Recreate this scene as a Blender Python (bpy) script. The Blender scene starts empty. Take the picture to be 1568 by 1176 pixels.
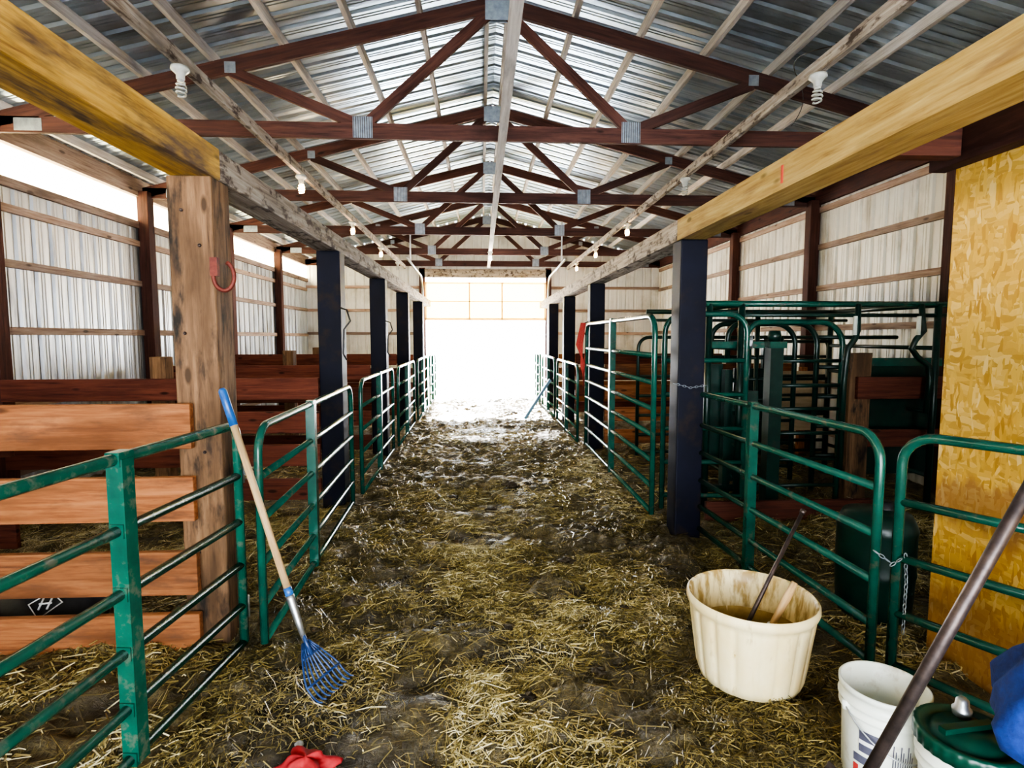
import bpy, math, random
import numpy as np
from mathutils import Vector, Matrix, Quaternion
random.seed(7); rng=np.random.default_rng(7)
D=bpy.data; SC=bpy.context.scene
COL=SC.collection
# ------------------------------------------------------------------ materials
def newmat(name):
    m=D.materials.new(name); m.use_nodes=True
    nt=m.node_tree; b=nt.nodes['Principled BSDF']
    return m,nt,b
def N(nt,t,**k):
    n=nt.nodes.new(t)
    for a,v in k.items(): setattr(n,a,v)
    return n
def ramp(nt,fac,stops,interp='LINEAR'):
    r=N(nt,'ShaderNodeValToRGB'); r.color_ramp.interpolation=interp
    e=r.color_ramp.elements
    while len(e)>1: e.remove(e[-1])
    e[0].position=stops[0][0]; e[0].color=(*stops[0][1],1)
    for p,c in stops[1:]:
        x=e.new(p); x.color=(*c,1)
    nt.links.new(fac,r.inputs[0]); return r.outputs[0]
def coords(nt,kind,scale):
    if kind=='gc':
        a=N(nt,'ShaderNodeAttribute',attribute_name='gc'); o=a.outputs['Vector']
    else:
        a=N(nt,'ShaderNodeTexCoord'); o=a.outputs['Object']
    mp=N(nt,'ShaderNodeMapping'); mp.inputs['Scale'].default_value=scale
    nt.links.new(o,mp.inputs[0]); return mp.outputs[0]
def noise(nt,vec,scale=1,detail=6,rough=.6,dist=0):
    n=N(nt,'ShaderNodeTexNoise'); n.inputs['Scale'].default_value=scale
    n.inputs['Detail'].default_value=detail; n.inputs['Roughness'].default_value=rough
    n.inputs['Distortion'].default_value=dist
    nt.links.new(vec,n.inputs['Vector']); return n.outputs['Fac']
def mixc(nt,fac,a,b,mode='MIX'):
    m=N(nt,'ShaderNodeMix',data_type='RGBA',blend_type=mode)
    for s,v in ((m.inputs[0],fac),(m.inputs[6],a),(m.inputs[7],b)):
        if isinstance(v,bpy.types.NodeSocket): nt.links.new(v,s)
        elif isinstance(v,(int,float)): s.default_value=v
        else: s.default_value=(*v,1)
    return m.outputs[2]
def bump(nt,b,h,strength=.4,dist=.01):
    n=N(nt,'ShaderNodeBump'); n.inputs['Strength'].default_value=strength; n.inputs['Distance'].default_value=dist
    nt.links.new(h,n.inputs['Height']); nt.links.new(n.outputs[0],b.inputs['Normal'])
def simple(name,stops,scale=(5,5,5),rough=.5,metal=0,bmp=.2,kind='obj',detail=6,dirt=None,spec=.5,bd=.01):
    m,nt,b=newmat(name)
    f=noise(nt,coords(nt,kind,scale),1,detail)
    c=ramp(nt,f,stops)
    if dirt:
        sc=dirt[1] if isinstance(dirt[1],tuple) else (dirt[1],)*3
        g=noise(nt,coords(nt,'obj',sc),1,5)
        g=ramp(nt,g,[(dirt[2],(0,0,0)),(dirt[3],(1,1,1))])
        c=mixc(nt,g,c,dirt[0])
    nt.links.new(c,b.inputs['Base Color'])
    b.inputs['Roughness'].default_value=rough; b.inputs['Metallic'].default_value=metal
    b.inputs['Specular IOR Level'].default_value=spec
    if bmp: bump(nt,b,f,bmp,bd)
    return m
def wood(name,c1,c2,dark,rough=.75,dirtamt=.55,knots=True,stain=None):
    m,nt,b=newmat(name)
    g=noise(nt,coords(nt,'gc',(2.2,38,38)),1,8,.65,.4)
    big=noise(nt,coords(nt,'gc',(1.2,5,5)),1,5)
    col=ramp(nt,g,[(.28,dark),(.45,c1),(.7,c2)])
    bf=ramp(nt,big,[(dirtamt,(0,0,0)),(dirtamt+.18,(1,1,1))])
    col=mixc(nt,bf,col,tuple(x*.55 for x in c1))
    a=N(nt,'ShaderNodeAttribute',attribute_name='rnd')
    rr=ramp(nt,a.outputs['Fac'],[(0,(.6,.6,.6)),(1,(1.15,1.1,1.05))])
    col=mixc(nt,1.0,col,rr,'MULTIPLY')
    if knots:
        v=N(nt,'ShaderNodeTexVoronoi'); v.inputs['Scale'].default_value=1
        nt.links.new(coords(nt,'gc',(2.5,7,7)),v.inputs['Vector'])
        kf=ramp(nt,v.outputs['Distance'],[(.08,(1,1,1)),(.14,(0,0,0))])
        col=mixc(nt,kf,col,tuple(x*.3 for x in c1))
    if stain:
        s=noise(nt,coords(nt,'obj',stain[1]),1,5,.65)
        s=ramp(nt,s,[(stain[2],(0,0,0)),(stain[3],(1,1,1))])
        col=mixc(nt,s,col,stain[0])
    nt.links.new(col,b.inputs['Base Color']); b.inputs['Roughness'].default_value=rough
    b.inputs['Specular IOR Level'].default_value=.3
    bump(nt,b,g,.5,.006)
    return m
M={}
M['truss']=wood('truss_wood',(.080,.034,.027),(.135,.060,.045),(.032,.014,.012))
M['purlin']=wood('purlin_wood',(.58,.55,.53),(.78,.76,.74),(.36,.33,.31),knots=False)
M['girt']=wood('girt_wood',(.38,.27,.21),(.56,.44,.35),(.18,.11,.08))
M['wallpost']=wood('wall_post_wood',(.085,.030,.021),(.14,.052,.035),(.03,.012,.008))
M['oldpost']=wood('old_timber',(.20,.115,.06),(.34,.205,.11),(.045,.026,.017),dirtamt=.45,stain=((.020,.016,.013),(9,9,2.6),.52,.66))
M['yellow']=wood('tan_beam_wood',(.60,.40,.13),(.80,.60,.25),(.34,.19,.06),stain=((.22,.13,.06),(9,1.6,9),.55,.74))
M['yellow2']=wood('aged_yellow_beam_wood',(.44,.27,.06),(.64,.43,.12),(.18,.095,.03),stain=((.11,.07,.045),(7,1.3,7),.45,.60))
M['weather']=wood('weathered_beam_wood',(.36,.31,.26),(.63,.58,.52),(.09,.06,.045),stain=((.07,.05,.04),(14,6,14),.52,.62))
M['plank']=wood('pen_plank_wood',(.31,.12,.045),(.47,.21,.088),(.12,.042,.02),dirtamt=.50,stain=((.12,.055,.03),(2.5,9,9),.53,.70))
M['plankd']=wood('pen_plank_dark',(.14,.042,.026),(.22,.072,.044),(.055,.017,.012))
M['handle']=wood('tool_handle_wood',(.62,.43,.22),(.78,.58,.34),(.45,.27,.13),rough=.5,knots=False)
M['navy']=simple('navy_paint',[(.3,(.0015,.002,.008)),(.7,(.0035,.005,.018))],(3,3,3),.6,0,.3,dirt=((.02,.012,.009),5,.55,.72),spec=.25)
M['green']=simple('green_gate_paint',[(.3,(.006,.058,.042)),(.7,(.011,.10,.069))],(8,8,8),.23,0,.05,dirt=((.075,.085,.06),14,.58,.70),spec=.6)
M['green2']=simple('teal_gate_paint',[(.3,(.006,.064,.043)),(.7,(.011,.11,.074))],(8,8,8),.26,0,.05,dirt=((.10,.12,.085),16,.54,.68),spec=.6)
M['dgreen']=simple('dark_green_paint',[(.3,(.003,.020,.015)),(.7,(.005,.038,.027))],(8,8,8),.30,0,.05,dirt=((.04,.035,.028),8,.6,.72))
M['roof']=simple('galvanised_roof',[(.3,(.36,.46,.56)),(.7,(.68,.79,.88))],(.6,3.5,.6),.33,.85,0,dirt=((.30,.33,.37),(.8,1.5,.8),.50,.68))
M['wallmetal']=simple('white_wall_metal',[(.35,(.70,.69,.64)),(.7,(.82,.81,.75))],(2,2,1.2),.45,.1,0,dirt=((.38,.34,.26),(1.2,3,1.2),.50,.78))
M['wallmetalL']=simple('silver_wall_metal',[(.35,(.48,.51,.54)),(.7,(.76,.78,.79))],(3,6,.5),.38,.5,0,dirt=((.16,.165,.19),(3,7,.7),.50,.68))
M['steel']=simple('galvanised_steel',[(.3,(.4,.42,.44)),(.7,(.62,.64,.66))],(20,20,20),.4,.9,.05)
M['plate']=simple('nail_plate_steel',[(.3,(.22,.25,.28)),(.7,(.36,.40,.43))],(20,20,20),.45,.7,.05)
M['dsteel']=simple('dark_steel',[(.3,(.05,.04,.04)),(.7,(.13,.10,.09))],(20,20,20),.45,.7,.1)
M['rust']=simple('rusty_red_iron',[(.3,(.10,.02,.015)),(.7,(.20,.045,.03))],(30,30,30),.6,.3,.2)
M['blue']=simple('blue_paint',[(.3,(.015,.07,.24)),(.7,(.03,.13,.38))],(15,15,15),.35,0,.05)
M['navyblue']=simple('worn_blue_tines',[(.3,(.012,.035,.12)),(.7,(.04,.08,.20))],(25,25,25),.35,.2,.05)
M['paleblue']=simple('pale_blue_paint',[(.3,(.12,.25,.36)),(.7,(.2,.36,.48))],(15,15,15),.4,0,.05)
M['whitepl']=simple('white_plastic',[(.3,(.74,.78,.69)),(.7,(.84,.87,.79))],(6,6,6),.35,0,0,dirt=((.42,.36,.24),9,.60,.78))
M['lidgreen']=simple('green_lid_plastic',[(.3,(.003,.04,.025)),(.7,(.005,.06,.037))],(6,6,6),.32,0,0)
M['red']=simple('red_cloth',[(.3,(.24,.01,.012)),(.7,(.42,.025,.03))],(20,20,20),.8,0,.4)
M['redrope']=simple('red_rope',[(.3,(.45,.05,.04)),(.7,(.62,.10,.08))],(60,60,60),.8,0,.4)
M['bluecloth']=simple('blue_cloth',[(.3,(.006,.022,.14)),(.7,(.012,.048,.26))],(30,30,30),.85,0,.5)
M['black']=simple('black_plastic',[(.3,(.008,.008,.009)),(.7,(.02,.02,.022))],(10,10,10),.4,0,.2)
M['label']=simple('label_print',[(.3,(.05,.05,.08)),(.7,(.12,.12,.16))],(10,10,10),.5,0,0)
M['labelr']=simple('label_red',[(.3,(.4,.03,.03)),(.7,(.5,.06,.05))],(10,10,10),.5,0,0)
M['whitemark']=simple('white_print',[(.3,(.7,.7,.7)),(.7,(.85,.85,.85))],(10,10,10),.5,0,0)
M['redmark']=simple('red_spray_paint',[(.3,(.45,.03,.02)),(.7,(.6,.06,.03))],(10,10,10),.6,0,0)
M['rock']=simple('pale_stone',[(.3,(.35,.33,.30)),(.7,(.5,.48,.45))],(40,40,40),.8,0,.4)
M['dung']=simple('dung_clod',[(.3,(.02,.014,.008)),(.7,(.07,.05,.025))],(30,30,30),.6,0,.8)
M['tubinner']=simple('tub_muck',[(.3,(.20,.12,.03)),(.7,(.55,.38,.12))],(9,9,9),.6,0,.3)
M['shavings']=simple('pale_plywood',[(.3,(.5,.36,.2)),(.7,(.68,.52,.33))],(3,3,20),.7,0,.1)
def tubmat(name='cream_tub_plastic',th=.60):
    m,nt,b=newmat(name)
    f=noise(nt,coords(nt,'obj',(7,7,4)),1,7)
    c=ramp(nt,f,[(.3,(.72,.58,.29)),(.6,(.80,.70,.42)),(.75,(.64,.47,.19))])
    g=noise(nt,coords(nt,'obj',(22,22,6)),1,6)
    g=ramp(nt,g,[(th,(0,0,0)),(th+.16,(1,1,1))])
    c=mixc(nt,g,c,(.38,.26,.09))
    nt.links.new(c,b.inputs['Base Color']); b.inputs['Roughness'].default_value=.42
    b.inputs['Subsurface Weight'].default_value=.15; b.inputs['Subsurface Radius'].default_value=(.03,.025,.01)
    return m
M['tub']=tubmat(); M['tubin']=tubmat('stained_tub_interior',.42)
def translucent(name,col,mixf=.8,clear=0):
    m,nt,b=newmat(name)
    t=N(nt,'ShaderNodeBsdfTranslucent')
    n=noise(nt,coords(nt,'obj',(2,2,2)),1,4)
    c=ramp(nt,n,[(.3,tuple(x*.9 for x in col)),(.7,col)])
    nt.links.new(c,t.inputs[0]); nt.links.new(c,b.inputs['Base Color'])
    mx=N(nt,'ShaderNodeMixShader'); mx.inputs[0].default_value=mixf
    nt.links.new(b.outputs[0],mx.inputs[1]); nt.links.new(t.outputs[0],mx.inputs[2]); o=mx.outputs[0]
    if clear:
        tr=N(nt,'ShaderNodeBsdfTransparent'); nt.links.new(c,tr.inputs[0])
        m2=N(nt,'ShaderNodeMixShader'); m2.inputs[0].default_value=clear
        nt.links.new(o,m2.inputs[1]); nt.links.new(tr.outputs[0],m2.inputs[2]); o=m2.outputs[0]
    nt.links.new(o,nt.nodes['Material Output'].inputs[0])
    return m
M['skylight']=translucent('fibreglass_skylight',(1.0,.90,.68),.95,.75)
M['doorpanel']=translucent('yellow_fibreglass',(.66,.56,.29))
M['doorframe']=translucent('pale_yellow_frame',(.66,.52,.25),.6)
def emis(name,col,s):
    m,nt,b=newmat(name); b.inputs['Emission Color'].default_value=(*col,1); b.inputs['Emission Strength'].default_value=s
    b.inputs['Base Color'].default_value=(.8,.8,.8,1); return m
M['bulbwarm']=emis('lit_bulb_warm',(1,.62,.25),30)
M['bulbwhite']=emis('lit_bulb_white',(1,.95,.85),60)
M['bulboff']=simple('bulb_glass_off',[(.3,(.40,.41,.37)),(.7,(.5,.51,.47))],(30,30,30),.2,0,0)
def osb():
    m,nt,b=newmat('osb_board')
    co=coords(nt,'obj',(1,1,1))
    ns=N(nt,'ShaderNodeTexNoise'); ns.inputs['Scale'].default_value=7; ns.inputs['Detail'].default_value=3
    nt.links.new(co,ns.inputs['Vector'])
    cols=[]
    for i,(rot,sc) in enumerate((((.35,0,0),(10,52,15)),((-.75,0,0),(10,17,55)),((1.15,0,0),(10,50,15)))):
        mp=N(nt,'ShaderNodeMapping'); mp.inputs['Rotation'].default_value=rot; mp.inputs['Scale'].default_value=sc
        ad=mixc(nt,.05,co,ns.outputs['Color'])
        nt.links.new(ad,mp.inputs[0])
        v=N(nt,'ShaderNodeTexVoronoi'); v.inputs['Scale'].default_value=1.0
        nt.links.new(mp.outputs[0],v.inputs['Vector'])
        sx=N(nt,'ShaderNodeSeparateColor'); nt.links.new(v.outputs['Color'],sx.inputs[0]); cols.append(sx)
    c0=ramp(nt,cols[0].outputs[0],[(0,(.46,.24,.035)),(.4,(.64,.37,.055)),(.8,(.74,.47,.09)),(1,(.84,.63,.25))])
    c1=ramp(nt,cols[1].outputs[1],[(0,(.52,.29,.045)),(.5,(.68,.41,.075)),(1,(.80,.56,.17))])
    sel=ramp(nt,cols[2].outputs[2],[(.45,(0,0,0)),(.5,(1,1,1))])
    c=mixc(nt,sel,c0,c1)
    tc=N(nt,'ShaderNodeTexCoord'); sp=N(nt,'ShaderNodeSeparateXYZ'); nt.links.new(tc.outputs['Object'],sp.inputs[0])
    ad=N(nt,'ShaderNodeMath',operation='MULTIPLY_ADD'); nf=noise(nt,coords(nt,'obj',(3,9,3)),1,5)
    nt.links.new(nf,ad.inputs[0]); ad.inputs[1].default_value=.35; nt.links.new(sp.outputs['Z'],ad.inputs[2])
    mr=N(nt,'ShaderNodeMapRange'); nt.links.new(ad.outputs[0],mr.inputs[0]); mr.inputs[1].default_value=0; mr.inputs[2].default_value=2
    sf=ramp(nt,mr.outputs[0],[(.0,(.8,.8,.8)),(.26,(.6,.6,.6)),(.30,(.15,.15,.15)),(.42,(.1,.1,.1)),(.46,(.65,.65,.65)),(.53,(.6,.6,.6)),(.56,(0,0,0))])
    c=mixc(nt,sf,c,(.30,.14,.065))
    nt.links.new(c,b.inputs['Base Color']); b.inputs['Roughness'].default_value=.6
    bump(nt,b,cols[0].outputs[0],.2,.003)
    return m
M['osb']=osb()
# ------------------------------------------------------------------ mesh builder
class MB:
    def __init__(s): s.v=[];s.f=[];s.mi=[];s.gc=[];s.rn=[];s.sm=[];s.mats=[]
    def m(s,k):
        if k not in s.mats: s.mats.append(k)
        return s.mats.index(k)
    def add(s,vs,fs,mat,gc=None,smooth=False):
        o=len(s.v); r=random.random(); off=Vector((random.uniform(0,40),random.uniform(0,40),random.uniform(0,40)))
        s.v+= [tuple(v) for v in vs]
        s.gc+=[tuple(Vector(g)+off) for g in (gc if gc else vs)]
        s.rn+=[r]*len(vs); i=s.m(mat)
        for f in fs: s.f.append(tuple(a+o for a in f)); s.mi.append(i); s.sm.append(smooth)
    def beam(s,p0,p1,w,h,mat,up=(0,0,1)):
        p0=Vector(p0);p1=Vector(p1); d=p1-p0; L=d.length; d.normalize()
        up=Vector(up); sd=d.cross(up)
        if sd.length<1e-4: sd=d.cross(Vector((0,1,0)))
        sd.normalize(); u=sd.cross(d).normalized()
        vs=[];gc=[]
        for a in (0,1):
            for b,c in ((-1,-1),(1,-1),(1,1),(-1,1)):
                vs.append((p1 if a else p0)+sd*(b*w/2)+u*(c*h/2)); gc.append((a*L,b*w/2,c*h/2))
        s.add(vs,[(0,1,2,3),(7,6,5,4),(0,4,5,1),(1,5,6,2),(2,6,7,3),(3,7,4,0)],mat,gc)
    def box(s,x0,x1,y0,y1,z0,z1,mat):
        dx,dy,dz=x1-x0,y1-y0,z1-z0; cx,cy,cz=(x0+x1)/2,(y0+y1)/2,(z0+z1)/2
        if dx>=dy and dx>=dz: s.beam((x0,cy,cz),(x1,cy,cz),dy,dz,mat)
        elif dy>=dz: s.beam((cx,y0,cz),(cx,y1,cz),dx,dz,mat)
        else: s.beam((cx,cy,z0),(cx,cy,z1),dx,dy,mat,up=(0,1,0))
    def tube(s,pts,r,mat,seg=10,closed=False):
        pts=[Vector(p) for p in pts]; n=len(pts); rs=r if isinstance(r,(list,tuple)) else [r]*n
        T=[]
        for i in range(n):
            a=pts[(i-1)%n] if (i>0 or closed) else pts[i]; b=pts[(i+1)%n] if (i<n-1 or closed) else pts[i]
            T.append((b-a).normalized())
        ref=Vector((0,0,1)) if abs(T[0].z)<.9 else Vector((0,1,0))
        nn=(ref-T[0]*ref.dot(T[0])).normalized(); vs=[];gc=[];L=0
        for i in range(n):
            if i:
                nn=(nn-T[i]*nn.dot(T[i])); nn.normalize(); L+=(pts[i]-pts[i-1]).length
            bb=T[i].cross(nn)
            for k in range(seg):
                a=2*math.pi*k/seg
                vs.append(pts[i]+nn*(math.cos(a)*rs[i])+bb*(math.sin(a)*rs[i])); gc.append((L,math.cos(a)*rs[i],math.sin(a)*rs[i]))
        fs=[]
        for i in range(n if closed else n-1):
            j=(i+1)%n
            for k in range(seg):
                l=(k+1)%seg; fs.append((i*seg+k,i*seg+l,j*seg+l,j*seg+k))
        if not closed:
            fs.append(tuple(range(seg))[::-1]); fs.append(tuple((n-1)*seg+k for k in range(seg)))
        s.add(vs,fs,mat,gc,True)
    def lathe(s,prof,c,mat,seg=48,rf=None,cap=False,squash=1):
        vs=[]
        for i,(r,z) in enumerate(prof):
            for k in range(seg):
                a=2*math.pi*k/seg; q=r*(rf(a,z,i) if rf else 1)
                vs.append((c[0]+q*math.cos(a),c[1]+q*math.sin(a)*squash,c[2]+z))
        fs=[]
        for i in range(len(prof)-1):
            for k in range(seg):
                l=(k+1)%seg; fs.append((i*seg+k,i*seg+l,(i+1)*seg+l,(i+1)*seg+k))
        if cap: fs.append(tuple((len(prof)-1)*seg+k for k in range(seg)))
        s.add(vs,fs,mat,None,True)
    def build(s,name,bevel=0):
        me=D.meshes.new(name); me.from_pydata(s.v,[],s.f)
        for k in s.mats: me.materials.append(M[k])
        me.polygons.foreach_set('material_index',s.mi); me.polygons.foreach_set('use_smooth',s.sm)
        a=me.attributes.new('gc','FLOAT_VECTOR','POINT'); a.data.foreach_set('vector',np.array(s.gc,dtype=np.float32).ravel())
        a=me.attributes.new('rnd','FLOAT','POINT'); a.data.foreach_set('value',np.array(s.rn,dtype=np.float32))
        me.update(); ob=D.objects.new(name,me); COL.objects.link(ob)
        if bevel:
            b=ob.modifiers.new('bevel','BEVEL'); b.width=bevel; b.segments=2; b.limit_method='ANGLE'; b.angle_limit=.9
        return ob
# ------------------------------------------------------------------ geometry constants
XL,XR,XC=-4.5,4.75,.17
Y0,YE=-3.0,15.0
def ztop(x): return 4.72-.25*abs(x-XC)
# ---- floor
TB=[rng.random((256,256)) for _ in range(12)]
def vn(x,y,s):
    t=TB[s%12]; xi=np.floor(x).astype(int); yi=np.floor(y).astype(int); fx=x-xi; fy=y-yi
    fx=fx*fx*(3-2*fx); fy=fy*fy*(3-2*fy)
    a=t[xi%256,yi%256]; b=t[(xi+1)%256,yi%256]; c=t[xi%256,(yi+1)%256]; d=t[(xi+1)%256,(yi+1)%256]
    return (a*(1-fx)+b*fx)*(1-fy)+(c*(1-fx)+d*fx)*fy
def fbm(x,y,f,o,s):
    r=0;am=1;tt=0
    for i in range(o): r=r+am*vn(x*f+i*17.3,y*f+i*9.1,s+i); tt+=am; am*=.55; f*=2.03
    return r/tt
def wetf(x,y):
    w=fbm(x+3,y*.7+5,1.7,3,2)
    pn=(fbm(x,y,4.5,3,6)-.5)*2.2
    aisle=np.exp(-((x+.05)/.85)**4)
    bias=.055*np.clip((y-3.6)/1.2,0,1)
    near=np.exp(-(((x+.62)/.45)**2+((y-2.15)/.75)**2))
    n2=np.exp(-(((x-.15)/.34)**2+((y-2.75)/.15)**2))*.95
    mid=np.exp(-(((x-.0)/.45)**2+((y-4.35)/.22)**2))
    n3=np.exp(-(((x-.0)/.25)**2+((y-1.9)/.25)**2))*.7
    v=np.maximum.reduce([(w-.50+bias)*3.3*aisle,near*1.1,n2,mid,n3])
    return np.clip(v+pn*.5*(v>.10)-.12,0,1)
def hmap(x,y):
    b=.07*(fbm(x,y,1.1,3,0)-.5)+.12*(fbm(x,y,5.5,3,4)-.5)+.05*(fbm(x,y,15,2,7)-.5)
    return b*(1-.7*wetf(x,y))-.012*wetf(x,y)
def rawmesh(name,co,q):
    me=D.meshes.new(name); me.vertices.add(len(co)); me.vertices.foreach_set('co',co.ravel())
    me.loops.add(q.size); me.loops.foreach_set('vertex_index',q.ravel().astype(np.int32))
    me.polygons.add(len(q)); me.polygons.foreach_set('loop_start',np.arange(0,q.size,q.shape[1],dtype=np.int32))
    me.polygons.foreach_set('loop_total',np.full(len(q),q.shape[1],dtype=np.int32))
    me.update(calc_edges=True); return me
def meshgrid_obj(name,x0,x1,y0,y1,st,mat):
    xs=np.arange(x0,x1+st/2,st); ys=np.arange(y0,y1+st/2,st); X,Y=np.meshgrid(xs,ys); nx,ny=len(xs),len(ys)
    Z=hmap(X,Y); co=np.stack([X,Y,Z],-1).reshape(-1,3).astype(np.float32)
    i=np.arange(nx*ny).reshape(ny,nx); q=np.stack([i[:-1,:-1],i[:-1,1:],i[1:,1:],i[1:,:-1]],-1).reshape(-1,4)
    me=rawmesh(name,co,q); me.materials.append(mat)
    a=me.attributes.new('wet','FLOAT','POINT'); a.data.foreach_set('value',wetf(X,Y).ravel().astype(np.float32))
    me.polygons.foreach_set('use_smooth',np.ones(len(q),dtype=bool))
    ob=D.objects.new(name,me); COL.objects.link(ob); return ob
def floormat():
    m,nt,b=newmat('muddy_straw_ground')
    w=N(nt,'ShaderNodeAttribute',attribute_name='wet')
    n1=noise(nt,coords(nt,'obj',(9,9,9)),1,8,.7)
    st1=noise(nt,coords(nt,'obj',(22,110,22)),1,4,.6,1.5)
    st2=noise(nt,coords(nt,'obj',(105,25,22)),1,4,.6,1.5)
    mx=N(nt,'ShaderNodeMath',operation='MAXIMUM'); nt.links.new(st1,mx.inputs[0]); nt.links.new(st2,mx.inputs[1])
    straw=ramp(nt,mx.outputs[0],[(.44,(.042,.031,.013)),(.56,(.16,.12,.042)),(.70,(.34,.27,.11))])
    big=noise(nt,coords(nt,'obj',(2.3,2.3,2.3)),1,5,.6)
    mud=ramp(nt,n1,[(.3,(.020,.015,.009)),(.7,(.09,.068,.035))])
    f=ramp(nt,big,[(.35,(0,0,0)),(.59,(1,1,1))])
    c=mixc(nt,f,mud,straw)
    wetc=ramp(nt,n1,[(.3,(.018,.0155,.0125)),(.75,(.10,.088,.068))])
    c=mixc(nt,w.outputs['Fac'],c,wetc)
    nt.links.new(c,b.inputs['Base Color'])
    r1=N(nt,'ShaderNodeMapRange'); nt.links.new(w.outputs['Fac'],r1.inputs[0]); r1.inputs[3].default_value=.45; r1.inputs[4].default_value=.13
    nt.links.new(r1.outputs[0],b.inputs['Roughness'])
    b.inputs['Specular IOR Level'].default_value=.8
    ad=N(nt,'ShaderNodeMath',operation='ADD'); nt.links.new(n1,ad.inputs[0]); nt.links.new(mx.outputs[0],ad.inputs[1])
    bump(nt,b,ad.outputs[0],.7,.02)
    return m
FM=floormat()
meshgrid_obj('floor',XL-.05,XR+.05,Y0,YE,.026,FM)
# ---- straw strands
def strawmat():
    m,nt,b=newmat('straw_strand')
    a=N(nt,'ShaderNodeAttribute',attribute_name='rnd')
    c=ramp(nt,a.outputs['Fac'],[(0,(.036,.027,.012)),(.35,(.14,.105,.033)),(.62,(.31,.24,.080)),(.86,(.56,.46,.19)),(1,(.80,.72,.46))])
    nt.links.new(c,b.inputs['Base Color']); b.inputs['Roughness'].default_value=.30
    b.inputs['Specular IOR Level'].default_value=.8
    return m
SM=strawmat()
def straw(name,regions):
    P=[];
    for (x0,x1,y0,y1,dens,wd,ln,gold) in regions:
        n=int((x1-x0)*(y1-y0)*dens); x=rng.uniform(x0,x1,n); y=rng.uniform(y0,y1,n)
        k=fbm(x,y,2.9,4,5); pr=np.clip((k-.42)*5.5+.33,0.13,1)*(1-.76*np.clip(wetf(x,y)*1.2,0,1))
        ok=rng.random(n)<pr; x=x[ok];y=y[ok]; n=len(x)
        gl=np.clip(rng.normal(.43,.24,n)+gold+(k[ok]-.5)*.7-(fbm(x,y,.9,2,9)-.5)*.8,0,1)
        P.append(np.stack([x,y,np.full(n,wd),rng.gamma(2.0,ln/2.0,n).clip(.015,.40),gl],1))
    P=np.concatenate(P); n=len(P); x,y,wd,L,gl=P.T
    th=rng.uniform(0,2*np.pi,n); bend=rng.normal(0,.35,n); tilt=np.abs(rng.normal(0,.11,n))
    wd=wd*rng.uniform(.6,1.5,n); base=hmap(x,y)+rng.uniform(.0,.010,n)
    co=np.zeros((n,6,3),dtype=np.float32)
    for j,t in enumerate((-.5,0,.5)):
        a=th+bend*t; cx=x+np.cos(a)*L*t; cy=y+np.sin(a)*L*t
        hz=np.maximum(hmap(cx,cy)+.003,base+tilt*L*t+(0.010 if j==1 else 0)*rng.random(n))
        for s_,q in ((-1,0),(1,1)):
            co[:,j*2+q,0]=cx-np.sin(a)*wd*s_*.5; co[:,j*2+q,1]=cy+np.cos(a)*wd*s_*.5
            co[:,j*2+q,2]=hz+s_*wd*.3
    idx=(np.arange(n)*6)[:,None]; q=np.concatenate([idx+np.array([[0,2,3,1]]),idx+np.array([[2,4,5,3]])],0)
    me=rawmesh(name,co.reshape(-1,3),q); me.materials.append(SM)
    at=me.attributes.new('rnd','FLOAT','POINT'); at.data.foreach_set('value',np.repeat(gl,6).astype(np.float32))
    ob=D.objects.new(name,me); COL.objects.link(ob); return ob
straw('straw_bedding',[(-1.25,1.75,1.3,4.2,15000,.0026,.054,.0),(-1.2,1.6,4.2,7.5,5500,.0036,.065,.0),(-1.2,1.5,7.5,14.5,1500,.006,.08,.0),
 (-4.3,-1.3,1.0,5.2,5500,.0034,.08,.14),(-4.3,-1.3,5.2,9,900,.006,.1,.08),(1.7,4.5,2.4,5.2,4200,.0036,.08,.10),(1.6,4.5,5.2,9,800,.006,.1,.0)])
# ---- ribbed sheets
def rib(u0,u1,p=.2286,h=.022):
    pts=[(u0,0)]; u=u0+p/2
    while u<u1-.04:
        pts+=[(u-.032,0),(u-.014,h),(u+.014,h),(u+.032,0)]
        for e in (.075,.115): 
            if u+e+.012<u1: pts+=[(u+e-.010,0),(u+e,.005),(u+e+.010,0)]
        u+=p
    pts.append((u1,0)); return pts
def sheet(b,prof,fa,fb,mat):
    vs=[];fs=[]
    for i,(u,d) in enumerate(prof): vs+= [fa(u,d),fb(u,d)]
    for i in range(len(prof)-1): fs.append((2*i,2*i+2,2*i+3,2*i+1))
    b.add(vs,fs,mat)
def wallsheet(b,x,sgn,y0,y1,z0,z1,mat):
    sheet(b,rib(y0,y1),lambda u,d:(x+sgn*d,u,z0),lambda u,d:(x+sgn*d,u,z1),mat)
PH=.09
b=MB(); pr=rib(Y0,YE)
for sg in (-1,1):
    xe=XL-.25 if sg<0 else XR+.25
    sheet(b,pr,lambda u,d:(XC,u,ztop(XC)+PH+d),lambda u,d:(xe,u,ztop(xe)+PH+d),'roof')
b.build('ceiling')
b=MB()
for sg in (-1,1):
    d=.10
    while d<4.6:
        x=XC+sg*d; b.beam((x,Y0+.05,ztop(x)+PH/2),(x,YE-.05,ztop(x)+PH/2),.042,PH,'purlin'); d+=.62
b.build('roof_purlins')
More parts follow.
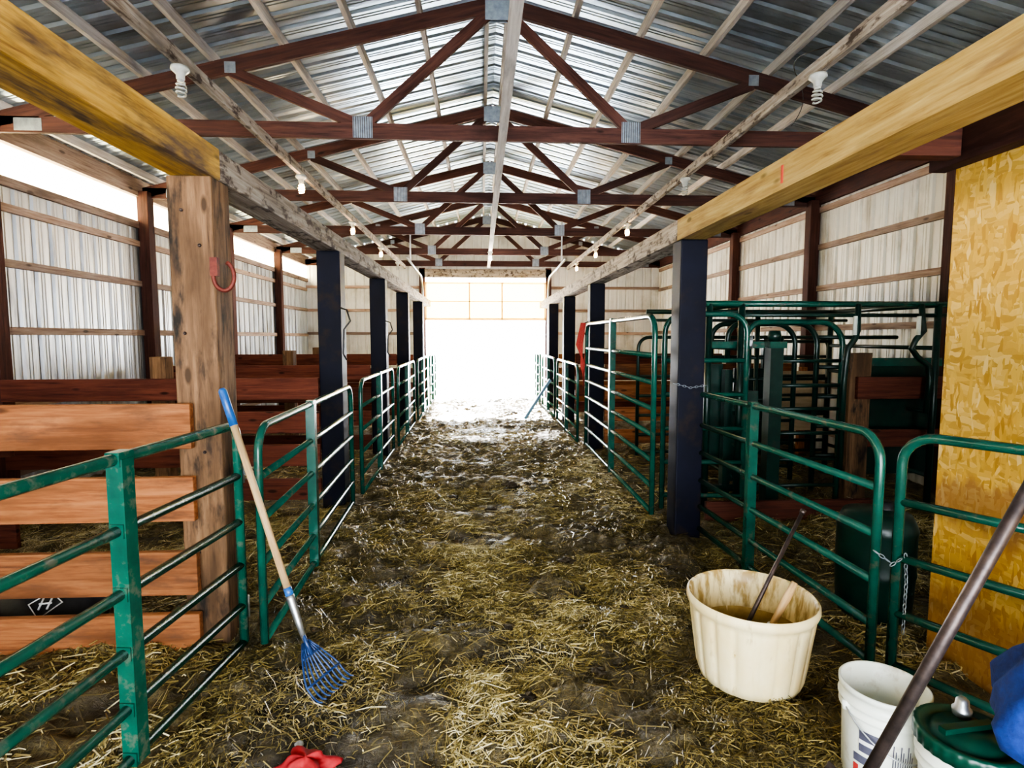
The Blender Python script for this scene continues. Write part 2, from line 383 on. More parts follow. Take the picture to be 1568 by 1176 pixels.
# walls
b=MB(); wallsheet(b,XL,-1,Y0,YE,-.15,3.08,'wallmetalL'); 
b.build('wall_left')
b=MB(); b.box(XL-.02,XL-.012,Y0,YE,3.09,3.44,'skylight'); b.build('window_1')
b=MB(); b.box(XL-.04,XL+.05,Y0,YE,3.43,3.665,'girt'); b.box(XL,XL+.04,Y0,YE,3.02,3.11,'girt')
for z in (.3,.95,1.66,2.30,2.82): b.beam((XL+.02,Y0,z),(XL+.02,YE-.1,z),.04,.075,'girt')
b.build('wall_girts')
b=MB(); wallsheet(b,XR,1,Y0,YE,-.15,3.66,'wallmetal'); b.build('wall_right')
b=MB(); b.box(XR-.05,XR+.0,Y0,YE,3.44,3.65,'wallpost')
for z in (.3,.95,1.73,2.28,2.85,3.36): b.beam((XR-.02,Y0,z),(XR-.02,YE-.1,z),.04,.075,'girt')
b.build('wall_girts')
DX0,DX1,DZ=-1.45,1.70,3.15
b=MB()
for x0,x1,zb in ((XL,DX0,-.15),(DX1,XR,-.15),(DX0,DX1,DZ)):
    sheet(b,rib(x0,x1),lambda u,d:(u,YE+d,zb),lambda u,d:(u,YE+d,ztop(u)+.1),'wallmetal')
b.build('wall_back')
RX0,RX1,RZ=-2.4,2.7,2.85
b=MB()
for x0,x1,zb in ((XL,RX0,-.15),(RX1,XR,-.15),(RX0,RX1,RZ)):
    sheet(b,rib(x0,x1),lambda u,d:(u,Y0-d,zb),lambda u,d:(u,Y0-d,ztop(u)+.1),'wallmetal')
b.build('wall_front')
b=MB()
for z in (.3,.95,1.7,2.3,2.9):
    b.box(XL,DX0,YE-.05,YE-.005,z-.035,z+.035,'girt'); b.box(DX1,XR,YE-.05,YE-.005,z-.035,z+.035,'girt')
b.box(DX0-.15,DX0,YE-.1,YE,0,3.4,'wallpost'); b.box(DX1,DX1+.15,YE-.1,YE,0,3.4,'wallpost'); b.box(DX0-.15,DX1+.15,YE-.10,YE,DZ,DZ+.22,'weather')
b.build('trim_1',.004)
b=MB(); y=YE-.16
for z0,z1 in ((2.98,3.03),(2.04,2.10),(2.52,2.54)): b.box(DX0,DX1,y-.02,y+.01,z0,z1,'doorframe')
for x in (DX0+.02,DX0+1.15,DX0+2.0,DX1-.02): b.box(x-.02,x+.02,y-.025,y+.015,2.05,3.02,'doorframe')
b.box(DX0+.02,DX1-.02,y+.016,y+.022,2.05,3.0,'doorpanel')
b.build('door_1')
b=MB()
for x in (DX0-.06,DX1+.06):
    pts=[(x,YE-.17,0),(x,YE-.17,2.7)]
    for k in range(1,9):
        a=math.pi/2*k/8; pts.append((x,YE-.17-.45*(1-math.cos(a)),2.7+.45*math.sin(a)))
    pts.append((x,YE-3.2,3.22)); b.tube(pts,.028,'steel',8)
    b.beam((x,YE-2.6,3.22),(x,YE-2.6,4.1),.03,.03,'steel')
b.build('garage_door_track')
TY=5.45
b=MB()
for k in range(-3,4):
    y=TY-.05+2.44*k
    if y<Y0: continue
    for x in (XL+.09,XR-.09):
        b.box(x-.07,x+.07,y-.07,y+.07,-.1,3.5,'wallpost')
b.build('barn_wall_posts',.006)
def truss(y):
    b=MB(); w=.042; xl,xr=XL+.05,XR-.05
    b.beam((xl,y,3.495),(xr,y,3.495),w,.14,'truss')
    for sg,xe in ((-1,xl),(1,xr)):
        b.beam((XC,y,ztop(XC)-.07),(xe,y,ztop(xe)-.07),w,.135,'truss')
        b.beam((XC+sg*.05,y,ztop(XC)-.12),(XC+sg*1.23,y,3.55),w*.95,.095,'truss')
        b.beam((XC+sg*1.28,y,3.55),(XC+sg*2.42,y,ztop(XC+2.42)-.12),w*.95,.095,'truss')
        for dy in (-.024,.024):
            b.box(XC+sg*1.25-.09,XC+sg*1.25+.09,y+dy-.002,y+dy+.002,3.43,3.62,'plate')
            b.box(XC+sg*2.42-.05,XC+sg*2.42+.05,y+dy-.002,y+dy+.002,ztop(XC+2.42)-.14,ztop(XC+2.42)-.04,'plate')
            b.box(xe-sg*.42-.12,xe-sg*.42+.12,y+dy-.002,y+dy+.002,3.44,3.55,'plate')
            for q in range(9):
                xx=XC+sg*1.25-.08+q*.02; b.box(xx-.003,xx+.003,y+dy*1.1-.003,y+dy*1.1+.003,3.43,3.62,'dsteel')
    for dy in (-.024,.024): b.box(XC-.12,XC+.12,y+dy-.002,y+dy+.002,ztop(XC)-.22,ztop(XC)-.02,'plate')
    b.build('roof_truss',.003)
for k in range(-3,4): truss(TY+2.44*k)
truss(14.80)
b=MB()
b.beam((XC+.03,Y0+.05,3.405),(XC+.03,14.7,3.405),.075,.04,'purlin')
b.build('truss_brace_board')
for x in (-1.93,2.24):
    b=MB(); b.beam((x,Y0+.05,3.38),(x,14.7,3.38),.042,.09,'weather'); b.build('truss_brace_board')
def bulb(x,y,z,lit):
    b=MB(); e='bulboff' if not lit else ('bulbwarm' if lit==1 else 'bulbwhite')
    b.lathe([(.0,0),(.055,0),(.058,-.02),(.04,-.035),(.026,-.05),(.026,-.075),(.02,-.08)],(x,y,z),'bulboff',20)
    b.lathe([(.018,-.078),(.022,-.09),(.0,-.092)],(x,y,z),'bulboff',16)
    pts=[]
    for i in range(60):
        t=i/59; a=t*math.pi*7; r=.022+.008*math.sin(t*math.pi); pts.append((x+r*math.cos(a),y+r*math.sin(a),z-.095-t*.085))
    b.tube(pts,.0065,e,6)
    b.build('light_bulb')
    if lit:
        l=D.lights.new('bulb_light','POINT'); l.energy=14 if lit==1 else 28; l.color=(1,.7,.4) if lit==1 else (1,.95,.85); l.shadow_soft_size=.05
        o=D.objects.new('bulb_light',l); o.location=(x,y,z-.25); COL.objects.link(o)
for i,y in enumerate((3.9,6.35,8.8,11.2,13.4)):
    bulb(-1.93,y,3.335,1 if i in(1,2,3) else 0); bulb(2.24,y-.12,3.335,1 if i in (2,3,4) else 0)
bulb(XC+.03,12.0,3.385,2)
b=MB(); pts=[(2.24+.9*t+.1*math.sin(t*9),3.6+t*2.2,3.45+.75*math.sin(t*2.4)*.6) for t in np.linspace(0,1,30)]
b.tube(pts,.004,'black',6); b.build('electrical_cable')
# ------------------------------------------------------------------ aisle posts and beams
def post(x0,x1,y,zt,mat,d=.2):
    b=MB(); b.box(x0,x1,y,y+d,-.12,zt,mat)
    return b
b=post(-1.53,-1.315,2.90,2.387,'oldpost')
for (z,x) in ((.5,-1.45),(1.02,-1.40),(1.62,-1.47),(2.05,-1.38),(2.22,-1.46)):
    b.tube([(x,2.885,z),(x,2.905,z)],.009,'dsteel',8)
b.build('old_timber_post',.012)
for i,y in enumerate((5.3,7.75,10.15,12.6)): post(-1.5,-1.29,y,2.387,'navy').build('barn_post',.01)
for y in (4.3,7.9,10.4,12.7): post(1.53,1.74,y,2.347,'navy').build('barn_post',.01)
post(1.52,1.74,.2,2.347,'navy').build('barn_post',.01)
post(-1.5,-1.29,.1,2.387,'navy').build('barn_post',.01)
b=MB(); b.beam((-1.44,Y0+.05,2.46),(-1.415,3.0,2.465),.21,.155,'yellow2'); b.beam((-1.41,3.01,2.463),(-1.40,7.9,2.463),.2,.15,'weather'); b.beam((-1.40,7.91,2.465),(-1.40,14.8,2.465),.2,.15,'weather')
b.box(-1.335,-1.318,1.62,1.635,2.41,2.50,'redmark'); b.build('overhead_timber_beam',.01)
b=MB(); b.beam((1.63,Y0+.05,2.43),(1.63,4.40,2.43),.2,.16,'yellow'); b.beam((1.63,4.41,2.43),(1.63,14.8,2.43),.2,.16,'weather')
b.box(1.526,1.531,2.85,2.87,2.38,2.47,'redmark'); b.build('overhead_timber_beam',.01)
b=MB()
pts=[(-1.265+.05*math.cos(a),2.885,1.90+.07*math.sin(a)) for a in np.linspace(math.radians(-200),math.radians(70),20)]
b.tube(pts,.011,'rust',8); b.box(-1.325,-1.29,2.872,2.90,1.9,1.99,'rust'); b.build('horseshoe_hook')
for (x,y,z,s) in ((-1.29,5.28,1.75,1),(-1.29,7.75,1.7,1),(1.52,7.95,1.7,-1)):
    b=MB(); b.tube([(x,y,z+.12),(x+s*.06,y,z+.1),(x+s*.09,y,z),(x+s*.03,y,z-.08),(x+s*.02,y,z-.3),(x+s*.05,y,z-.36)],.008,'black',6); b.build('bridle_hook')
# ------------------------------------------------------------------ gates
def gate(name,p0,p1,z0,z1,rails,mat='green',r=.022,rad=.14,braces=(.33,.66),bw=.055,seg=12):
    b=MB(); p0=Vector((*p0,0)); p1=Vector((*p1,0)); L=(p1-p0).length; d=(p1-p0)/L
    P=lambda s,z: p0+d*s+Vector((0,0,z))
    pts=[P(0,z0)]
    for k in range(7):
        a=math.pi/2*k/6; pts.append(P(rad-rad*math.cos(a),z1-rad+rad*math.sin(a)))
    for k in range(7):
        a=math.pi/2*k/6; pts.append(P(L-rad+rad*math.sin(a),z1-rad+rad*math.cos(a)))
    pts.append(P(L,z0))
    b.tube(pts,r,mat,seg)
    for z in rails: b.tube([P(0,z),P(L,z)],r*.9,mat,seg)
    for f in braces:
        s=f*L
        b.beam(P(s,z0-.01),P(s,z1),.012+r*2.2,bw,mat,up=d)
        for z in list(rails)+[z1-.0]:
            b.beam(P(s-bw*.62,z),P(s+bw*.62,z),r*2.35,r*2.3,mat)
    for z in (z0+.16,z1-.25):
        b.beam(P(L-.01,z),P(L+.045,z),.02,.05,'steel'); b.tube([P(L+.04,z-.05),P(L+.04,z+.06)],.012,'steel',8)
    return b
R6=(.93,.70,.48,.27,.08)
gate('g',(-1.46,.2),(-1.20,2.80),.07,1.175,(.92,.69,.47,.26,.07),'green2',.022,.06,(.705,.30),.058).build('green_tube_gate')
gate('g',(-1.10,2.80),(-1.20,5.22),.06,1.155,(.91,.69,.47,.26,.07),'green',.021,.14,(.42,)).build('green_tube_gate')
gate('g',(-1.17,5.5),(-1.2,7.68),.08,1.18,R6,'green',.021,.14,(.5,)).build('green_tube_gate')
gate('g',(-1.17,7.95),(-1.2,10.1),.08,1.18,R6,'green',.021,.14,(.5,)).build('green_tube_gate')
gate('g',(-1.17,10.4),(-1.2,12.5),.08,1.18,R6,'green',.021,.14,(.5,)).build('green_tube_gate')
gate('g',(-1.17,12.85),(-1.2,14.7),.08,1.18,R6,'green',.021,.14,(.5,)).build('green_tube_gate')
gate('g',(1.825,2.45),(1.72,4.5),.07,1.155,(.91,.69,.47,.26,.08),'green',.022,.13,(.54,),.045).build('green_tube_gate')
gate('g',(1.89,2.40),(2.19,1.86),.07,1.165,(.86,.60,.34,.09),'green',.022,.13,()).build('green_tube_gate')
gate('g',(1.44,4.62),(1.46,7.75),.10,1.78,(1.45,1.22,1.0,.78,.56,.34,.12),'green',.024,.16,(.5,)).build('tall_stall_gate')
gate('g',(1.40,8.1),(1.40,10.3),.08,1.2,R6,'green',.021,.14,(.5,)).build('green_tube_gate')
gate('g',(1.40,10.7),(1.38,12.6),.08,1.2,R6,'green',.021,.14,(.5,)).build('green_tube_gate')
gate('g',(1.36,12.95),(1.42,14.7),.08,1.2,R6,'green',.021,.14,(.5,)).build('green_tube_gate')
def chain(pts,name='gate_chain'):
    b=MB(); pts=[Vector(p) for p in pts]
    seglen=.022; line=[]
    for i in range(len(pts)-1):
        n=max(1,int((pts[i+1]-pts[i]).length/seglen))
        for k in range(n): line.append((pts[i].lerp(pts[i+1],k/n),(pts[i+1]-pts[i]).normalized()))
    for j,(p,d) in enumerate(line):
        sd=d.cross(Vector((0,0,1)) if abs(d.z)<.9 else Vector((1,0,0))).normalized()
        if j%2: sd=d.cross(sd)
        b.tube([p+d*(.015*math.cos(a))+sd*(.007*math.sin(a)) for a in np.linspace(0,2*math.pi,9)[:-1]],.0023,'plate',5,True)
    b.build(name)
chain([(1.50,4.28,1.24),(1.62,4.27,1.21),(1.76,4.28,1.23)])
chain([(1.80,2.41,.62),(1.85,2.37,.58),(1.90,2.36,.62),(1.91,2.36,.50),(1.90,2.35,.25)])
chain([(-1.21,2.83,.95),(-1.16,2.84,.90),(-1.10,2.84,.93)])
# ------------------------------------------------------------------ left pens
b=MB()
for z0,z1 in ((1.04,1.265),(.675,.90),(.30,.525),(-.03,.19)):
    b.beam((-4.35,2.865,(z0+z1)/2),(-1.44,2.865,(z0+z1)/2+random.uniform(-.008,.008)),.04,z1-z0,'plank')
b.box(-3.0,-2.88,2.90,3.02,-.05,1.3,'oldpost')
b.build('wooden_pen_fence',.005)
def penfence(y,x0,x1,mat,tops=(1.22,.92,.60,.28),hh=.2,posts=()):
    b=MB()
    for t in tops: b.beam((x0,y,t-hh/2),(x1,y,t-hh/2+random.uniform(-.01,.01)),.04,hh,mat)
    for px in posts: b.box(px-.07,px+.07,y+.022,y+.16,-.05,1.42,'oldpost')
    b.build('wooden_pen_fence',.005)
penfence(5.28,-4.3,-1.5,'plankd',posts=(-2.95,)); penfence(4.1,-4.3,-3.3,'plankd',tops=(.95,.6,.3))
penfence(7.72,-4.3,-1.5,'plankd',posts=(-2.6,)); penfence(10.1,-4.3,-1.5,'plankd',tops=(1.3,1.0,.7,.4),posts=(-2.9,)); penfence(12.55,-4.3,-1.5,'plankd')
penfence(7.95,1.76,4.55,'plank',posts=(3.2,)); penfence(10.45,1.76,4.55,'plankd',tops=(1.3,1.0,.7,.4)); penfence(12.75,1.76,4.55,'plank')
b=MB(); vs=[];fs=[];nu,nv=24,16
for j in range(nv+1):
    for i in range(nu+1):
        u=i/nu*2-1; v=j/nv*2-1; t=(1-abs(u)**3)*(1-abs(v)**3)
        vs.append((u*.33,v*.17,.10*max(t,0)**.6+.012*math.sin(u*9+v*5)*t)) 
for j in range(nv):
    for i in range(nu): a=j*(nu+1)+i; fs.append((a,a+1,a+nu+2,a+nu+1))
mt=Matrix.Translation((-2.42,3.13,.075))@Matrix.Rotation(.15,4,'Z')@Matrix.Rotation(.62,4,'X')
b.add([mt@Vector(v) for v in vs],fs,'black',None,True); b.add([mt@Vector((v[0],v[1],-.3*v[2])) for v in vs],[f[::-1] for f in fs],'black',None,True)
E=lambda x,y:mt@Vector((x,y,.110))
dm=[E(.05,.07),E(.13,0),E(.05,-.09),E(-.03,0)]
b.tube(dm,.004,'whitemark',6,True)
b.tube([E(.02,.0),E(.08,.0)],.005,'whitemark',6); b.tube([E(.03,-.035),E(.03,.035)],.005,'whitemark',6); b.tube([E(.07,-.035),E(.07,.035)],.005,'whitemark',6)
b.build('black_feed_sack')
# ------------------------------------------------------------------ OSB wall
b=MB(); b.box(2.28,2.295,-1.5,2.66,.0,2.50,'osb'); b.build('wall_osb_partition')
b=MB(); b.box(2.30,2.39,2.56,2.65,-.05,2.50,'wallpost'); b.box(2.30,2.39,1.0,1.09,-.05,2.50,'wallpost'); b.box(2.19,2.275,-1.5,2.72,2.40,2.56,'wallpost'); b.box(1.74,2.18,2.52,2.6,2.42,2.56,'wallpost'); b.build('osb_partition_framing',.004)
# ------------------------------------------------------------------ cattle chute & panels (right)
b=MB(); g='dgreen'; r=.03
def vt(x,y,z0,z1,rr=r,mt='dgreen'): b.tube([(x,y,z0),(x,y,z1)],rr,mt,10)
def hz(p,q,rr=.02,mt='dgreen'): b.tube([p,q],rr,mt,10)
for x,y in ((2.35,5.0),(4.2,5.0),(2.35,6.6),(4.2,6.6),(3.3,6.6),(2.05,5.0)): vt(x,y,0,1.90)
for y in (5.0,6.6): hz((1.95,y,1.90),(4.45,y,1.90),.028,'green' if y<5.5 else g); hz((2.0,y,1.80),(4.4,y,1.80),.018)
for x in (2.35,4.2): hz((x,5.0,1.90),(x,6.6,1.90),.028)
b.box(2.66,2.78,5.05,5.17,.02,1.52,g); b.box(2.64,2.80,5.03,5.19,1.50,1.56,'green')
b.box(2.30,2.58,5.10,5.14,.25,1.10,g); b.box(2.25,2.32,5.08,5.16,.1,1.3,g)
b.box(2.05,2.28,5.20,5.24,.45,1.35,g); b.box(2.05,2.60,5.06,5.12,1.50,1.56,'green'); b.box(2.05,2.60,5.06,5.12,.16,.22,g)
b.lathe([(0,0),(.05,0),(.06,.05),(.05,.1),(0,.1)],(2.72,5.11,1.56),g,16)
for x in (2.45,2.53): b.tube([(x,5.2,.2),(x,5.2,.7),(x-.06,5.2,.95),(x,5.2,1.25),(x,5.2,1.55)],.018,g,8)
for y,m1 in ((5.1,'green'),(5.5,g),(5.9,g)):
    pts=[(2.45,y,1.35)]
    for k in range(8):
        a=math.pi/2*k/7; pts.append((2.60-.15*math.cos(a),y,1.59+.15*math.sin(a)))
    for k in range(8):
        a=math.pi/2*k/7; pts.append((3.15+.22*math.sin(a),y,1.52+.22*math.cos(a)))
    pts.append((3.37,y,.05)); b.tube(pts,.026,m1,10)
for y in (5.1,5.9):
    for z in (1.38,1.15,.93,.70,.45,.2): hz((2.76,y,z),(3.37,y,z),.018,g)
for x in (2.85,2.95,3.10,3.22): vt(x,5.9,.05,1.6,.022,g)
for z in (1.6,1.3,1.0,.7,.4): hz((3.37,5.5,z),(4.2,5.5,z),.02,g)
b.box(2.85,3.3,6.2,6.23,.3,1.25,g)
for x in (3.42,4.02):
    pts=[(x,4.98,1.90),(x+.01,4.97,1.74),(x+.02,4.96,1.66),(x-.05,4.96,1.58),(x-.09,4.96,1.50),(x-.02,4.97,1.42),(x+.10,4.98,1.34),(x+.12,4.98,1.2),(x+.1,4.98,.9)] if x>3.8 else [(x,4.98,1.90),(x,4.97,1.66),(x-.03,4.96,1.58),(x-.09,4.96,1.50),(x-.10,4.96,1.40),(x-.10,4.98,1.2),(x-.10,4.98,.3)]
    b.tube(pts,.026,'dgreen',10); b.tube([(x-.04,4.95,1.79),(x-.04,4.95,1.62)],.018,'whitepl',8)
b.box(3.75,4.5,5.3,5.34,.25,1.38,g); b.box(3.75,4.5,5.27,5.31,1.32,1.40,'green'); b.box(3.70,3.78,5.26,5.34,0,1.45,g)
for z in (1.55,1.1,.7,.35): hz((2.35,6.6,z),(4.2,6.6,z),.02,g)
for z in (1.5,1.2,.9,.6,.3): hz((4.2,5.0,z),(4.2,6.6,z),.02,g)
for z in (1.5,1.2,.9,.6,.3): hz((2.35,5.0,z),(2.35,6.6,z),.02,g)
b.build('cattle_squeeze_chute')
gate('g',(1.60,4.85),(2.30,4.78),.08,1.80,(1.4,1.1,.8,.5,.2),'green',.024,.16,()).build('corral_panel')
gate('g',(2.0,7.1),(4.5,7.1),.08,1.6,(1.35,1.1,.85,.6,.35,.12),'dgreen',.022,.14,(.33,.66)).build('corral_panel')
b=MB(); b.box(3.47,3.68,5.12,5.26,-.05,1.45,'oldpost'); b.box(3.52,4.55,5.07,5.115,1.02,1.23,'plankd'); b.box(3.68,4.55,5.14,5.18,.55,.72,'plankd'); b.build('chute_wood_post',.005)
b=MB(); b.box(1.95,3.45,4.70,4.75,-.02,.17,'plankd'); b.build('ground_board',.004)
b=MB(); b.box(2.6,4.5,7.3,7.33,.35,1.15,'shavings'); b.box(2.6,2.68,7.34,7.42,0,1.2,'plank'); b.box(4.3,4.38,7.34,7.42,0,1.2,'plank'); b.build('plywood_stall_panel')
b=MB(); b.lathe([(0,0),(.17,0),(.19,.03),(.20,.25),(.205,.27),(.20,.29),(.20,.5),(.205,.52),(.19,.56),(.17,.60),(.06,.62),(0,.62)],(2.27,3.05,.0),'dgreen',32); b.lathe([(.05,.60),(.05,.66),(0,.66)],(2.32,3.05,0),'black',16)
b.build('plastic_drum')
# ------------------------------------------------------------------ manure fork
def fork():
    b=MB(); T=Vector((-1.215,2.70,1.36)); C=Vector((-.806,2.505,.22)); F=Vector((-.640,2.425,.02)); L=(C-T)
    q=lambda t:T+L*t
    b.tube([q(0),q(.01),q(.15)],[.012,.019,.0185],'blue',12)
    b.tube([q(.15),q(.5),q(.84)],.0165,'handle',12)
    b.tube([q(.82),q(.835),q(.92),q(1.0)],[.019,.019,.016,.009],'steel',12)
    b.tube([q(.79),q(.825)],.0185,'blue',12)
    w=Vector((.42,.90,0)).normalized()
    d=L.normalized(); nt_=9
    def P(s,t):
        wd=.02+.085*min(1,t*2.5)**.8
        p=C.lerp(F,t)+w*(s*wd)
        sag=d*(.05*math.sin(math.pi*min(1,t*1.1))); p+=sag
        p.z=max(p.z,.03+.015*max(0,t-.7)*3)
        return p
    for i in range(nt_):
        s=(i/(nt_-1))*2-1
        pts=[P(s,k/9) for k in range(10)]
        b.tube(pts,[.0045]*9+[.003],'navyblue',8)
    for tt in (.14,.45): b.tube([P(i/4-1,tt) for i in range(9)],.0055,'navyblue',8)
    b.tube([C-d*.04,P(0,.15)],.010,'navyblue',8)
    b.build('manure_fork')
fork()
# ------------------------------------------------------------------ muck tub
TC=(1.262,2.492,0.0)
b=MB(); nf=18; K=.95
def flute(a,z,i): 
    return K*(1+(.045*(abs(math.cos(a*nf/2))**.45-.6) if 2<i<9 else (.02*(abs(math.cos(a*nf/2))**.45-.6) if i in (2,9) else 0)))
b.lathe([(0,0.0),(.215,0),(.235,.012),(.247,.05),(.258,.12),(.266,.18),(.274,.24),(.281,.29),(.286,.325),(.288,.345),(.299,.352),(.306,.370),(.305,.392),(.296,.400)],TC,'tub',144,flute)
b.lathe([(.296,.400),(.284,.392),(.276,.33),(.262,.22)],TC,'tubin',120,lambda a,z,i:K)
b.lathe([(.262,.22),(.250,.16),(.238,.12),(.15,.10),(0,.11)],TC,'tubinner',60,lambda a,z,i:K*(1+.02*math.sin(a*5+i)))
b.build('muck_tub')
b=MB(); b.tube([(1.17,2.46,.13),(1.40,2.59,.43),(1.62,2.71,.71)],[.011,.010,.010],'dsteel',10); b.tube([(1.62,2.71,.71),(1.632,2.717,.725)],.014,'dsteel',10)
b.box(1.12,1.22,2.42,2.50,.115,.135,'dsteel'); b.build('metal_scraper')
b=MB(); b.tube([(1.35,2.46,.26),(1.43,2.49,.37),(1.48,2.51,.44)],[.014,.019,.015],'handle',12); b.lathe([(0,0),(.02,0),(.03,-.05),(.0,-.09)],(1.35,2.46,.27),'steel',10); b.build('grooming_brush')
# ------------------------------------------------------------------ buckets
def bucket(c,lid,R=.148,H=.37):
    b=MB(); s=R/.148
    b.lathe([(0,0),(.125*s,0),(.130*s,.008),(.139*s,.25),(.139*s,.262),(.150*s,.264),(.150*s,.270),(.141*s,.272),(.142*s,.295),(.154*s,.297),(.154*s,.304),(.143*s,.306),(.144*s,H-.025),(.153*s,H-.022),(.154*s,H-.004),(.149*s,H),(.143*s,H-.004),(.135*s,.2),(.125*s,.012),(0,.01)],c,'whitepl',64)
    parts=[(-2.75,-2.15,.145,.225,'label'),(-2.9,-2.4,.10,.13,'label'),(-2.2,-1.4,.03,.05,'labelr'),(-2.75,-2.3,.175,.19,'whitemark'),(-2.9,-2.75,.04,.09,'labelr')]
    for q in range(9): parts.append((-1.95+q*.06,-1.95+q*.06+.025,.10,.21-.02*(q%3),'label'))
    for (a0,a1,z0,z1,mt) in parts:
        vs=[];fs=[];n=6
        for i in range(n+1):
            a=a0+(a1-a0)*i/n
            for z in (z0,z1): q=(.1305+.0365*z+(.002 if mt!='whitemark' else .003))*s; vs.append((c[0]+q*math.cos(a),c[1]+q*math.sin(a),c[2]+z))
        for i in range(n): fs.append((2*i,2*i+2,2*i+3,2*i+1))
        b.add(vs,fs,mt,None,True)
    if lid:
        b.lathe([(.150*s,H-.03),(.160*s,H-.03),(.162*s,H+.012),(.156*s,H+.018),(.142*s,H+.018),(.136*s,H+.004),(.11*s,H+.004),(.105*s,H+.016),(.0,H+.018)],c,'lidgreen',120,lambda a,z,i:1+(.012*math.cos(a*30) if i in (1,2) else 0))
        b.beam((c[0]-.09,c[1],H+.024),(c[0]+.09,c[1]+.02,H+.024),.025,.02,'lidgreen')
    else:
        pts=[(c[0]+.157*s*math.cos(t),c[1]-.16*math.sin(t),c[2]+.29-.12*math.sin(t)) for t in np.linspace(0,math.pi,20)]
        b.tube(pts,.003,'steel',6)
        for sx in (-1,1): b.lathe([(0,-.015),(.014,-.015),(.014,.015),(0,.015)],(c[0]+sx*.150*s,c[1],c[2]+.285),'whitepl',12)
    b.build('lidded_bucket' if lid else 'plastic_bucket')
bucket((1.446,1.86,0),False,.138,.36)
bucket((1.500,1.565,0),True,.132)
b=MB(); b.lathe([(0,0),(.025,0),(.028,.02),(.02,.03),(.018,.05),(.01,.058),(0,.058)],(1.54,1.64,.389),'steel',20); b.build('hose_nozzle_cap')
b=MB(); A=Vector((1.03,1.53,.05)); B=Vector((1.615,1.385,1.54)); 
b.tube([A.lerp(B,.14),A.lerp(B,.5),B],[.017,.018,.017],'dsteel',14)
dd=(B-A).normalized(); sd=Vector((.1,1,0)).normalized(); nn=dd.cross(sd)
vs=[];fs=[]
for j in range(9):
    for i in range(9):
        t=j/8; u=i/4-1; wv=.11*math.sqrt(max(0,1-(1-t)**3*.9)) if t<.35 else .11
        vs.append(A+dd*(.24*t-.02)+sd*(u*wv)+nn*(.03*(u*u)))
for j in range(8):
    for i in range(8): a=j*9+i; fs.append((a,a+1,a+10,a+9))
b.add(vs,fs,'dsteel',None,True); o=b.build('shovel'); m_=o.modifiers.new('s','SOLIDIFY'); m_.thickness=.002
b=MB(); c=(1.675,1.34,0)
def wr(a,z,i): return 1+.08*math.sin(a*6+z*5)+.05*math.sin(a*11-z*14+1)+.04*math.sin(z*23+a*3)
b.lathe([(.10,.30),(.13,.34),(.17,.42),(.225,.47),(.245,.53),(.235,.60),(.20,.67),(.15,.74),(.10,.80),(.05,.84)],c,'bluecloth',72,wr)
b.lathe([(.045,0),(.045,1.6)],c,'wallpost',12,None,True)
b.build('blue_jacket_on_post')
def blob(name,c,s,mat,amp=.3,seed=0,fq=3):
    b=MB(); r2=random.Random(seed); ph=[r2.uniform(0,6) for _ in range(6)]; vs=[];fs=[];nu,nv=40,20
    for j in range(nv+1):
        th=math.pi*j/nv
        for i in range(nu):
            a=2*math.pi*i/nu
            q=1+amp*(math.sin(fq*a+ph[0]+2*th)*.5+math.sin((fq+2)*a+ph[1]-3*th)*.35+math.sin(5*th+ph[2]+2*a)*.35)*math.sin(th)
            vs.append((c[0]+s[0]*q*math.sin(th)*math.cos(a),c[1]+s[1]*q*math.sin(th)*math.sin(a),c[2]+s[2]*q*math.cos(th)*(1+.5*amp*math.sin(5*a+ph[3])*math.sin(2*th))))
    for j in range(nv):
        for i in range(nu): l=(i+1)%nu; fs.append((j*nu+i,(j+1)*nu+i,(j+1)*nu+l,j*nu+l))
    b.add(vs,fs,mat,None,True); b.build(name)
blob('crumpled_red_rag',(-.655,1.995,.025),(.09,.065,.035),'red',.5,5,4)
blob('stone',(-.72,2.13,.008),(.018,.015,.012),'rock',.1,4)
for i,(x,y,s) in enumerate(((-.78,3.30,.07),(.35,3.6,.05),(.15,3.0,.05),(-.35,3.5,.04),(.6,3.9,.06),(-.2,4.3,.05),(.85,3.2,.05),(.1,5.2,.07),(.3,6.0,.08),(-.3,5.6,.06),(.55,2.6,.05),(.2,2.4,.06),(-.9,3.0,.035),(.9,4.5,.06),(.7,5.2,.07))):
    blob('dung_clod',(x,y,float(hmap(np.array([x]),np.array([y]))[0])+.008),(s,s*.8,s*.35),'dung',.35,i)
b=MB()
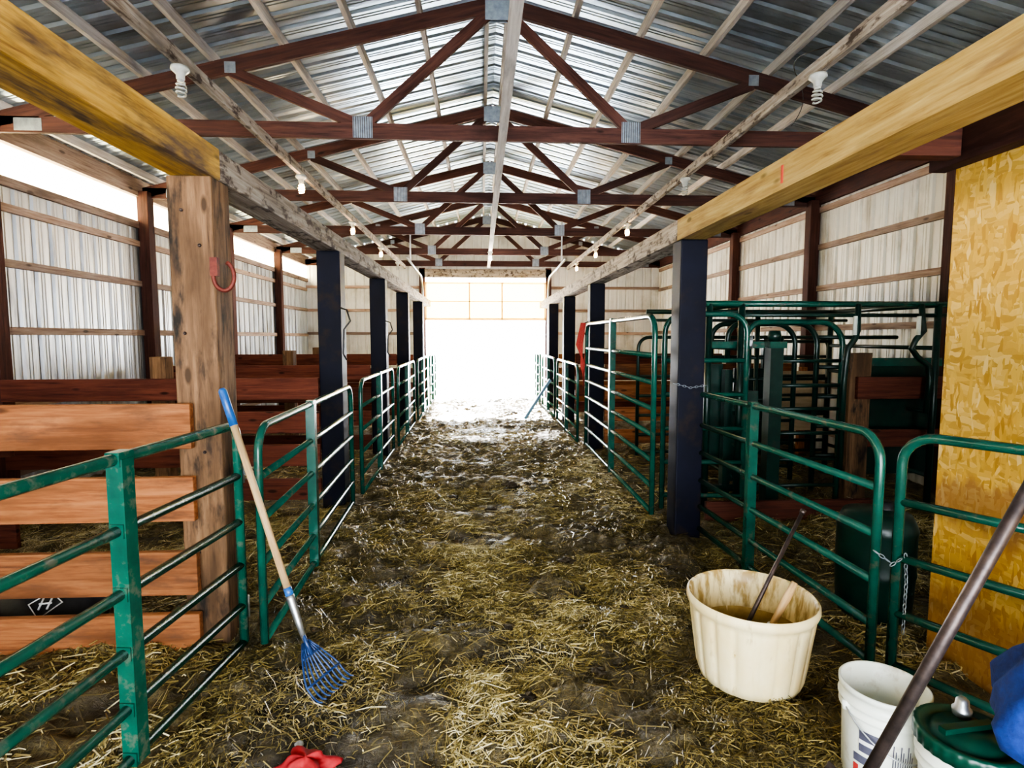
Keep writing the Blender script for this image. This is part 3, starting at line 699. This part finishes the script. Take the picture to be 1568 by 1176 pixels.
for k in range(4): b.tube([(1.45-.015*k,7.86,1.80),(1.41-.025*k,7.84,1.5),(1.40+.02*k,7.84,1.2),(1.44,7.85,1.0-.03*k),(1.46,7.86,1.3),(1.50,7.87,1.78)],.014,'redrope',8)
b.build('red_rope_coil')
b=MB(); b.beam((.84,10.85,.02),(1.34,10.9,.78),.07,.05,'paleblue'); b.build('leaning_pole')
# ------------------------------------------------------------------ outside
M['snow']=simple('snow_ground',[(.3,(.78,.80,.84)),(.7,(.9,.91,.94))],(.5,.5,.5),.7,0,.1)
b=MB(); b.box(-40,40,YE+.02,90,-.35,-.05,'snow'); b.box(-40,40,-60,Y0-.05,-.35,-.05,'snow'); b.build('snow_ground')
# ------------------------------------------------------------------ world & lights
W=D.worlds.new('w'); SC.world=W; W.use_nodes=True; nt=W.node_tree; bg=nt.nodes['Background']
bg.inputs[0].default_value=(.89,.94,1,1); bg.inputs[1].default_value=17.0
s=D.lights.new('sun','SUN'); s.energy=110; s.angle=.05; s.color=(1,.96,.9)
so=D.objects.new('sun',s); COL.objects.link(so); so.rotation_euler=Vector((.05,-1,-.52)).to_track_quat('-Z','Y').to_euler()
def portal(loc,rot,sx,sy):
    l=D.lights.new('daylight_portal','AREA'); l.shape='RECTANGLE'; l.size=sx; l.size_y=sy; l.cycles.is_portal=True
    o=D.objects.new('daylight_portal',l); o.location=loc; o.rotation_euler=rot; COL.objects.link(o)
portal((XC,YE+.3,1.6),(math.radians(-90),0,0),3.4,3.4)
portal((.15,Y0-.1,1.45),(math.radians(90),0,0),5.2,3.0)
portal((XL-.06,6,3.26),(0,math.radians(-90),0),.4,18)
# ------------------------------------------------------------------ camera
c=D.cameras.new('camera'); c.sensor_width=36; c.lens=880/1599*36; c.clip_start=.05
co=D.objects.new('camera',c); COL.objects.link(co); co.location=(0,0,1.6)
co.rotation_euler=(math.radians(90-4.74),0,math.radians(-3.12)); SC.camera=co
try:
    SC.view_settings.view_transform='AgX'; SC.view_settings.look='AgX - High Contrast'; SC.view_settings.exposure=0.38
except Exception as e: print(e)
